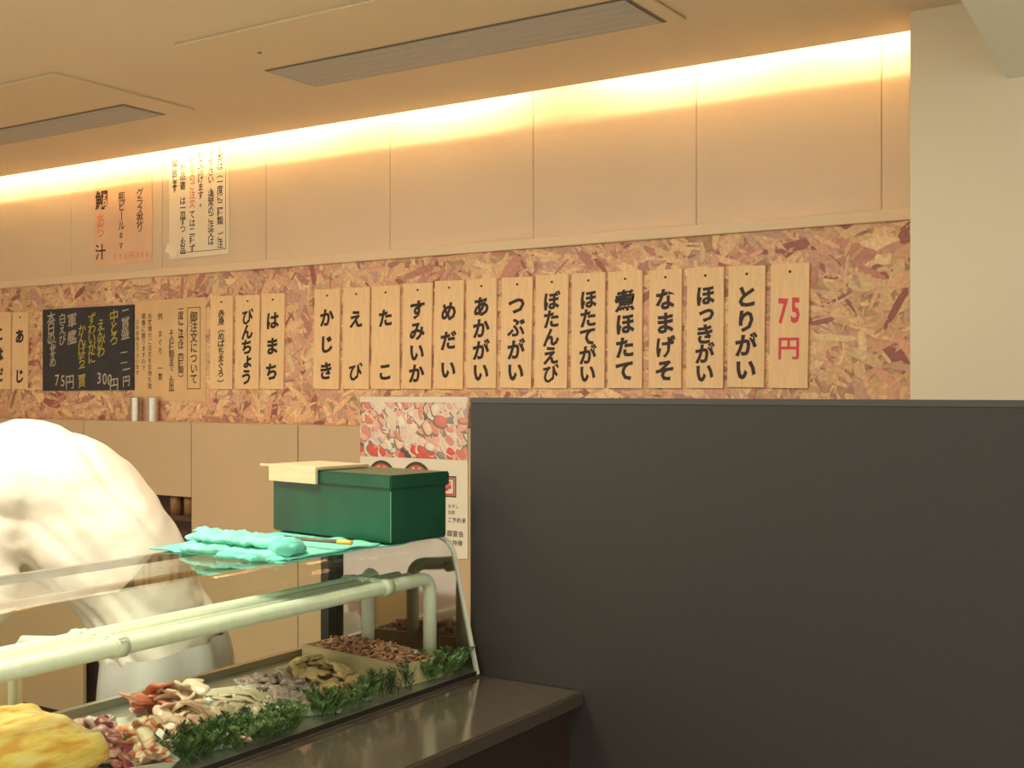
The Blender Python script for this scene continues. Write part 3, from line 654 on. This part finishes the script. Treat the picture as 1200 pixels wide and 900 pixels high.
def make(kind, v):
    bm = bmesh.new(); 
    if kind == 'octopus': blob(bm, .040, .028, .009, .8, 18, 8, None, .006, 60, v, 3)
    elif kind == 'prawn': blob(bm, .052, .022, .010, .75, 18, 8, None, .0035, 60, v, 7)
    elif kind == 'pink': blob(bm, .075, .032, .007, .6, 18, 8, None, .006, 45, v, 4)
    elif kind == 'squid': blob(bm, .062, .028, .005, .5, 18, 8, None, .006, 45, v, 4)
    elif kind == 'grey': blob(bm, .050, .030, .010, .8, 16, 8, None, .006, 70, v, 5)
    elif kind == 'tan': blob(bm, .055, .034, .008, .7, 16, 8, None, .008, 50, v, 6)
    me = bpy.data.meshes.new(kind); bm.to_mesh(me); bm.free()
    for p in me.polygons: p.use_smooth = True
    return me
fm = {'octopus': [two_tone('octopus_skin', (.30, .05, .06), (.74, .50, .44), 45, .42, .66, c3=(.50, .14, .15))],
      'prawn': [two_tone('prawn_flesh', (.90, .76, .55), (.82, .30, .13), 45, .46, .62, .35, (1, .5, 1))],
      'pink': [two_tone('pink_flesh', (.80, .46, .34), (.84, .66, .50), 24, .35, .6, c3=(.86, .74, .58))],
      'squid': [two_tone('cream_squid', (.70, .60, .44), (.50, .42, .30), 30, .55, .75)],
      'grey': [two_tone('grey_shellfish', (.50, .38, .34), (.26, .19, .17), 90, .42, .6, c3=(.58, .44, .36))],
      'tan': [two_tone('tan_shellfish', (.68, .48, .24), (.28, .16, .08), 32, .5, .68, c3=(.60, .42, .2))]}
redm = two_tone('red_flesh', (.60, .16, .09), (.72, .34, .22), 30, .4, .6); palem = two_tone('pale_belly', (.82, .60, .44), (.84, .70, .54), 20, .4, .6)
libs = {k: [make(k, s*3+1) for s in range(4)] for k in fm}
for k in libs:
    for me in libs[k]: me.materials.append(fm[k][0])
fanm = mat('prawn_tail', (.72, .16, .08), .35)
fbm = bmesh.new()
for a in (-.45, 0, .45): blob(fbm, .016, .006, .002, .9, 8, 4, Matrix.Translation((.027, 0, -.005)) @ Matrix.Rotation(a, 4, 'Z') @ Matrix.Translation((.006, 0, 0)))
fanme = bpy.data.meshes.new('tail'); fbm.to_mesh(fanme); fbm.free(); fanme.materials.append(fanm)
def heap(kind, k, n, ur, vr, z0, hz, name, label, cat, group, ang=0, jit=.5, over=None, tilt=.3):
    for i in range(n):
        u = R.uniform(*ur); v = R.uniform(*vr); cu, cv = (ur[0]+ur[1])/2, (vr[0]+vr[1])/2
        e_ = max(0, 1-((u-cu)/(.6*(ur[1]-ur[0])))**2-((v-cv)/(.75*(vr[1]-vr[0])))**2)
        z = z0+hz*e_*(i+1)/n
        me = R.choice(libs[kind])
        if over:
            me = me.copy(); me.materials.clear(); me.materials.append(over)
        o = bpy.data.objects.new(name, me); C.objects.link(o); o.location = pos(k, u, v, z)
        o.rotation_euler = (R.gauss(0, tilt), R.gauss(0, tilt), TR+ang+R.gauss(0, jit)); s_ = R.uniform(.85, 1.15); o.scale = (s_, s_, s_*1.1)
        tag(o, label, cat, group)
        if kind == 'prawn': f_ = bpy.data.objects.new('tail', fanme); C.objects.link(f_); f_.parent = o
heap('octopus', 1, 30, (-.10, .11), (-.055, .0), .012, .042, 'octopus_slice', 'purple red boiled octopus slice in the heap beside the omelette', 'octopus', 'octopus slices beside the omelette')
heap('prawn', 1, 26, (-.04, .135), (.008, .055), .014, .045, 'boiled_prawn', 'white and red striped boiled prawn in the heap between octopus and pink fish', 'prawn', 'boiled prawns', jit=.6)
heap('octopus', 1, 8, (-.13, -.06), (-.04, .01), .014, .02, 'pale_octopus_slice', 'pale lilac octopus slice behind the purple heap', 'octopus', 'pale octopus slices', over=two_tone('pale_octopus', (.66, .52, .48), (.40, .2, .2), 30, .55, .7))
heap('pink', 2, 22, (-.06, .14), (-.05, .05), .014, .05, 'pink_fish_slice', 'pale pink fish slice in the heap at the middle of the case', 'fish slice', 'pink fish slices')
heap('pink', 2, 8, (-.13, -.07), (-.055, .0), .022, .045, 'red_fish_slice', 'red fish slice at the back of the pink fish heap', 'fish slice', 'red fish slices', over=redm)
heap('pink', 2, 8, (-.10, -.03), (-.01, .05), .03, .05, 'pale_belly_slice', 'peach coloured belly slice at the top of the pink fish heap', 'fish slice', 'peach belly slices', over=palem)
heap('squid', 3, 34, (-.09, .14), (-.05, .05), .012, .035, 'squid_slice', 'cream squid slice on the tray between pink fish and grey shellfish', 'squid', 'cream squid slices', tilt=.2)
heap('grey', 4, 60, (-.14, .13), (-.045, .045), .012, .016, 'grey_shellfish_piece', 'grey brown speckled shellfish piece on the fifth tray', 'shellfish', 'grey speckled shellfish pieces', tilt=.2)
heap('tan', 5, 42, (-.13, .13), (-.045, .04), .012, .045, 'tan_shellfish_slice', 'tan shellfish slice with dark rim, next to the wooden tray', 'shellfish', 'tan shellfish slices')
# wooden tray with small shrimp
wt = empty('wooden_tray', (-1.625, 1.962, FZ1), -math.radians(7), 'rectangular pale wooden tray of tiny shrimp at the far end of the case', 'tray')
l2, w2, hh = .155, .062, .044
BX('tray_base', (-l2, -w2, 0), (l2, w2, .005), M['traywood'], wt)
for a, b in (((-l2, -w2, .005), (l2, -w2+.007, hh)), ((-l2, w2-.007, .005), (l2, w2, hh)), ((-l2, -w2+.007, .005), (-l2+.007, w2-.007, hh)), ((l2-.007, -w2+.007, .005), (l2, w2-.007, hh))):
    BX('side_board', a, b, M['traywood'], wt, .001)
sh = bmesh.new()
for i in range(520):
    u = R.uniform(-l2+.02, l2-.02); v = R.uniform(-w2+.014, w2-.014); z = .02+.042*(1-(v/w2)**2*.8)*(1-abs(u/l2)**3*.5)*R.uniform(.6, 1)
    Mx = Matrix.Translation((u, v, z)) @ Matrix.Rotation(R.uniform(0, 6.28), 4, 'Z') @ Matrix.Rotation(R.gauss(0, .5), 4, 'Y')
    blob(sh, R.uniform(.018, .03), .0055, .005, .9, 7, 4, Mx, 0, 0, 0, 25)
o = mesh_obj('tiny_shrimp', sh, two_tone('tiny_shrimp', (.50, .20, .11), (.66, .38, .24), 60, .4, .6), None, True); o.location = wt.location; o.rotation_euler = wt.rotation_euler
tag(o, 'heap of tiny reddish brown shrimp filling the wooden tray', 'shrimp', kind='stuff')
# small white marker stuck in the shrimp
o = mesh_obj('price_stick', box(bmesh.new(), (-.002, -.001, 0), (.002, .001, .03), .0004, Matrix.Rotation(.15, 4, 'Y')), M['plate'], None, False, onz(484, 781, FZ+.03)+Vector((-.012, .02, 0)))
tag(o, 'tiny white stick standing at the front of the shrimp tray', 'stick')
# green garnish sprigs
M['leaf'] = mat('leaf_green', (.10, .19, .055), .5, nscale=40, namt=.4); M['leafd'] = mat('leaf_dark_green', (.03, .075, .03), .5, nscale=40, namt=.4)
def sprig(hgt, n, spread, seed):
    r = random.Random(seed); bm = bmesh.new()
    for s_ in range(6):
        a = r.uniform(0, 6.28); lean = r.uniform(.15, spread); base = Vector((r.gauss(0, .006), r.gauss(0, .006), 0))
        top = base+Vector((math.cos(a)*lean*hgt, math.sin(a)*lean*hgt, hgt*r.uniform(.75, 1.05)))
        ctl = (base+top)/2+Vector((0, 0, hgt*.15)); P = [base.lerp(ctl, t/5).lerp(ctl.lerp(top, t/5), t/5) for t in range(6)]
        tube(bm, P, .0007, 4)
        for k in range(n):
            t = r.uniform(.15, 1); p = base.lerp(ctl, t).lerp(ctl.lerp(top, t), t); b_ = r.uniform(0, 6.28); ll = r.uniform(.012, .022)*(1.2-t*.6)
            d = Vector((math.cos(b_), math.sin(b_), r.uniform(.5, 1.2))).normalized(); sd = d.cross(Vector((r.random(), r.random(), r.random()))).normalized()*.0015
            bm.faces.new([bm.verts.new(q_) for q_ in (p, p+d*ll*.4+sd, p+d*ll, p+d*ll*.4-sd)])
    me = bpy.data.meshes.new('sprig'); bm.to_mesh(me); bm.free(); return me
sp = [sprig(.055, 60, 1.0, s_) for s_ in range(4)]
for s_ in sp: s_.materials.append(M['leaf'])
sp2 = [sprig(.060, 16, .7, s_+9) for s_ in range(2)]
for s_ in sp2: s_.materials.append(M['leafd'])
garn = []
for i in range(30):
    t = i/29; garn.append((205+t*195+R.uniform(-4, 4), 893-t*55+R.uniform(-3, 1), 0))
garn = [g_ for g_ in garn if not (338 < g_[0] < 372)]
garn += [(412, 826, 0), (420, 822, 0), (428, 818, 0), (402, 830, 0), (440, 815, 1), (455, 811, 1), (448, 812, 1), (474, 806, 1), (508, 800, 0), (520, 797, 0), (532, 795, 0), (545, 792, 0), (548, 790, 1)]
for i, (px, py, kd) in enumerate(garn):
    p = onz(px, py, FZ1); p.x = min(p.x+.018, XF-.022); me = (sp2 if kd else sp)[i % (2 if kd else 4)]
    o = bpy.data.objects.new('garnish_sprig', me); C.objects.link(o); o.location = p; o.rotation_euler = (0, 0, R.uniform(0, 6)); s_ = R.uniform(.7, 1.0); o.scale = (s_,)*3
    near = 'in the dense green row along the front glass' if i < 34 else ('dark and tall, before the wooden tray' if kd else 'at the far corner of the case')
    tag(o, 'feathery green garnish sprig '+near, 'garnish', 'green garnish: '+near)
# ---------------------------------------------------------------- work table and chef behind the case
tb = empty('work_table', (0, 0, 0), 0, 'brown work table behind the case under the chef', 'table')
tx0, tx1, ty0, ty1, tz = -2.75, -2.12, .75, 1.52, .72
BX('table_top', (tx0, ty0, tz-.03), (tx1, ty1, tz), mat('brown_table', (.20, .13, .10), .5), tb, .002)
for x in (tx0+.03, tx1-.03):
    for y in (ty0+.03, ty1-.03): BX('leg', (x-.02, y-.02, 0), (x+.02, y+.02, tz-.03), M['steel'], tb)
o = BX('cutting_board', (-.03, -.10, 0), (.03, .10, .16), mat('yellow_wood', (.66, .50, .26), .5), None, .004); o.location = (-2.22, 1.42, tz)
tag(o, 'thick pale wooden block standing on the work table, seen through the glass', 'cutting board')
D0 = 2.80; side = FW
def ring(px, py, a, b, d=D0): p = dep(px, py, d); return (p.x, p.y, p.z, a, b)
ch = empty('person', dep(200, 830, D0)*1, 0, 'person in a white chef jacket bending forward over the work behind the case', 'person')
ch.location.z = 0; base = Vector(ch.location)
def L(mesh_or_bm):
    for v in (mesh_or_bm.vertices if hasattr(mesh_or_bm, 'vertices') else mesh_or_bm.verts): v.co -= base
    return mesh_or_bm
# body
bm = bmesh.new()
spine_ = [(198, 860, .15, .09), (192, 775, .155, .095), (160, 700, .13, .09), (100, 625, .15, .11), (35, 582, .16, .12), (-25, 575, .09, .08), (-50, 585, .055, .055), (-72, 598, .055, .055)]
loft(bm, [ring(*s_) for s_ in spine_[3:]], side, 20, 4); loft(bm, [ring(*s_) for s_ in spine_[:4]], side, 20, 4)
hd = dep(-118, 640, D0)
blob(bm, .20, .155, .235, .95, 24, 16, Matrix.Translation(hd) @ Matrix.Rotation(math.atan2(-RT.y, -RT.x), 4, 'Z') @ Matrix.Rotation(1.15, 4, 'Y'))
HM = Matrix.Translation(hd) @ Matrix.Rotation(math.atan2(-RT.y, -RT.x), 4, 'Z') @ Matrix.Rotation(1.15, 4, 'Y')   # local x = face direction, z = crown
blob(bm, .035, .028, .05, 1, 10, 8, HM @ Matrix.Translation((.105, 0, -.01)))       # nose
blob(bm, .02, .05, .016, 1, 10, 6, HM @ Matrix.Translation((.092, 0, -.055)))       # lips
blob(bm, .05, .06, .04, 1, 10, 8, HM @ Matrix.Translation((.07, 0, -.095)))         # chin
for s_ in (-1, 1): blob(bm, .03, .016, .055, 1, 10, 8, HM @ Matrix.Translation((-.005, s_*.08, -.005)))
def limb(pts, n=14): loft(bm, [(*p, r_, r_) for p, r_ in pts], side, n, 4)
shN = dep(-8, 580, D0-.17); shF = dep(15, 590, D0+.17)
elN = dep(-28, 700, D0-.20); elF = dep(-75, 690, D0+.16); wrN = dep(-62, 752, D0-.18); wrF = dep(-115, 742, D0+.12)
for s0, e0, w0 in ((shN, elN, wrN), (shF, elF, wrF)):
    limb([(s0, .055), (s0.lerp(e0, .5), .046), (e0, .038), (e0.lerp(w0, .5), .034), (w0, .025)])
    dr = (w0-e0).normalized(); dn = Vector((0, 0, -1)); sd = dr.cross(dn).normalized(); pn_ = sd.cross(dr).normalized()
    if pn_.z > 0: pn_ = -pn_
    pc = w0+dr*.045
    loft(bm, [(*(w0), .026, .02), (*(w0+dr*.03), .036, .017), (*(w0+dr*.08), .042, .015), (*(w0+dr*.095), .036, .012)], sd, 14, 3)
    for fi, (o_, ln) in enumerate(((-.032, .062), (-.011, .075), (.011, .070), (.032, .055))):
        b0 = w0+dr*.088+sd*o_; k1 = b0+dr*ln*.45+pn_*.012; k2 = k1+dr*ln*.25+pn_*.02; k3 = k2+pn_*.02
        loft(bm, [(*b0, .0095, .0095), (*k1, .009, .009), (*k2, .008, .008), (*k3, .0065, .0065)], sd, 8, 3)
    b0 = w0+dr*.025+sd*.03; loft(bm, [(*b0, .012, .012), (*(b0+dr*.03+sd*.025+pn_*.01), .0105, .0105), (*(b0+dr*.055+sd*.028+pn_*.022), .008, .008)], pn_, 8, 3)
hip = dep(200, 850, D0)
for s_ in (-1, 1):
    hp = hip+side*s_*.09; kn = Vector((hp.x, hp.y, .47))+RT*-.03; an = Vector((hp.x, hp.y, .09))+RT*.02; toe = Vector((an.x, an.y, .03))-RT*.17
    limb([(hp, .085), (hp.lerp(kn, .5), .072), (kn, .052), (kn.lerp(an, .35), .052), (an, .036)])
    limb([(an+Vector((0, 0, -.045))+RT*.05, .036), (an+Vector((0, 0, -.05))-RT*.05, .036), (toe, .024)])
me = L(remesh(bm, .0065, 2)); mo('body', me, M['skin'], ch, True)
for s_ in (-1, 1):
    bm = bmesh.new(); blob(bm, .02, .028, .018, 1, 10, 8, HM @ Matrix.Translation((.088, s_*.033, .015))); mesh_obj('eye', L(bm), mat('eye_white', (.7, .68, .62), .3), ch, True)
bm = bmesh.new(); blob(bm, .215, .175, .17, .95, 24, 12, HM @ Matrix.Translation((-.018, 0, .045)), .002, 60); mesh_obj('hair', L(bm), M['hair'], ch, True)
bm = bmesh.new(); blob(bm, .225, .19, .13, .7, 24, 12, HM @ Matrix.Translation((-.01, 0, .095))); mesh_obj('chef_cap', L(bm), M['robe'], ch, True)
# jacket
bm = bmesh.new()
jk = [(205, 838, .20, .115), (198, 790, .21, .128), (176, 722, .19, .132), (140, 655, .19, .148), (92, 602, .20, .165), (35, 574, .205, .172), (-20, 566, .15, .14), (-52, 570, .09, .09)]
rs_ = cr([ring(*s_) for s_ in jk], 7)
for i, r_ in enumerate(rs_):            # overlapping ellipsoids, fused by the remesh: no folding on the inside of the bend
    t_ = (Vector(rs_[min(i+1, len(rs_)-1)][:3])-Vector(rs_[max(i-1, 0)][:3])).normalized(); s2 = (side-t_*t_.dot(side)).normalized()
    blob(bm, .15, 2*r_[3], 2*r_[4], 1, 20, 14, Matrix.Translation(r_[:3]) @ Matrix((t_, s2, t_.cross(s2))).transposed().to_4x4())
for s0, e0, w0, dd in ((shN, elN, wrN, -1), (shF, elF, wrF, 1)):
    loft(bm, [(*(s0+RT*.03+side*-.04*dd+Vector((0, 0, .02))), .09, .10), (*s0, .095, .105), (*s0.lerp(e0, .5), .08, .085), (*e0, .074, .076), (*e0.lerp(w0, .45), .068, .07)], side, 18, 4)
me = remesh(bm, .009, 6)
nrm = [v.normal.copy() for v in me.vertices]
for v, vn in zip(me.vertices, nrm):
    c_ = v.co; n1 = noise.noise(Vector((c_.dot(RT)*6, c_.y*4, c_.z*9))); n2 = noise.noise(Vector((c_.x*16, c_.y*16, c_.z*26+4)))
    n3 = noise.noise(Vector((c_.dot(RT)*9+c_.z*9, c_.y*3, 7))); v.co += vn*(n1*.016+n2*.004-max(0, .18-abs(n3))*.05)
L(me); mo('chef_jacket', me, M['robe'], ch, True)
# apron skirt and trousers
bm = bmesh.new(); loft(bm, [ring(194, 752, .205, .130), ring(198, 785, .235, .138), ring(199, 830, .245, .142), ring(199, 900, .24, .140), ring(197, 985, .235, .14)], side, 40, 8, False)
for v in bm.verts: v.co += (v.co-Vector((hip.x, hip.y, v.co.z))).normalized()*.012*math.sin(8*math.atan2(v.co.y-hip.y, v.co.x-hip.x)+v.co.z*3)
mesh_obj('apron', L(bm), M['apron'], ch, True)
bm = bmesh.new()
for s_ in (-1, 1):
    hp = hip+side*s_*.09; kn = Vector((hp.x, hp.y, .47))+RT*-.03; an = Vector((hp.x, hp.y, .10))+RT*.02
    loft(bm, [(*hp, .10, .11), (*kn, .075, .085), (*an, .06, .07)], side, 18, 5)
mesh_obj('trousers', L(bm), M['trouser'], ch, True)
bm = bmesh.new()
for s_ in (-1, 1):
    an = Vector((hip.x, hip.y, .045))+side*s_*.09; loft(bm, [(*(an+RT*.09), .03, .03), (*(an+RT*.05), .046, .044), (*(an-RT*.10), .046, .036), (*(an-RT*.17), .03, .022)], side, 14, 4)
for v in bm.verts: v.co.z = max(v.co.z, .002)
mesh_obj('shoes', L(bm), mat('black_shoe', (.02, .02, .02), .4), ch, True)
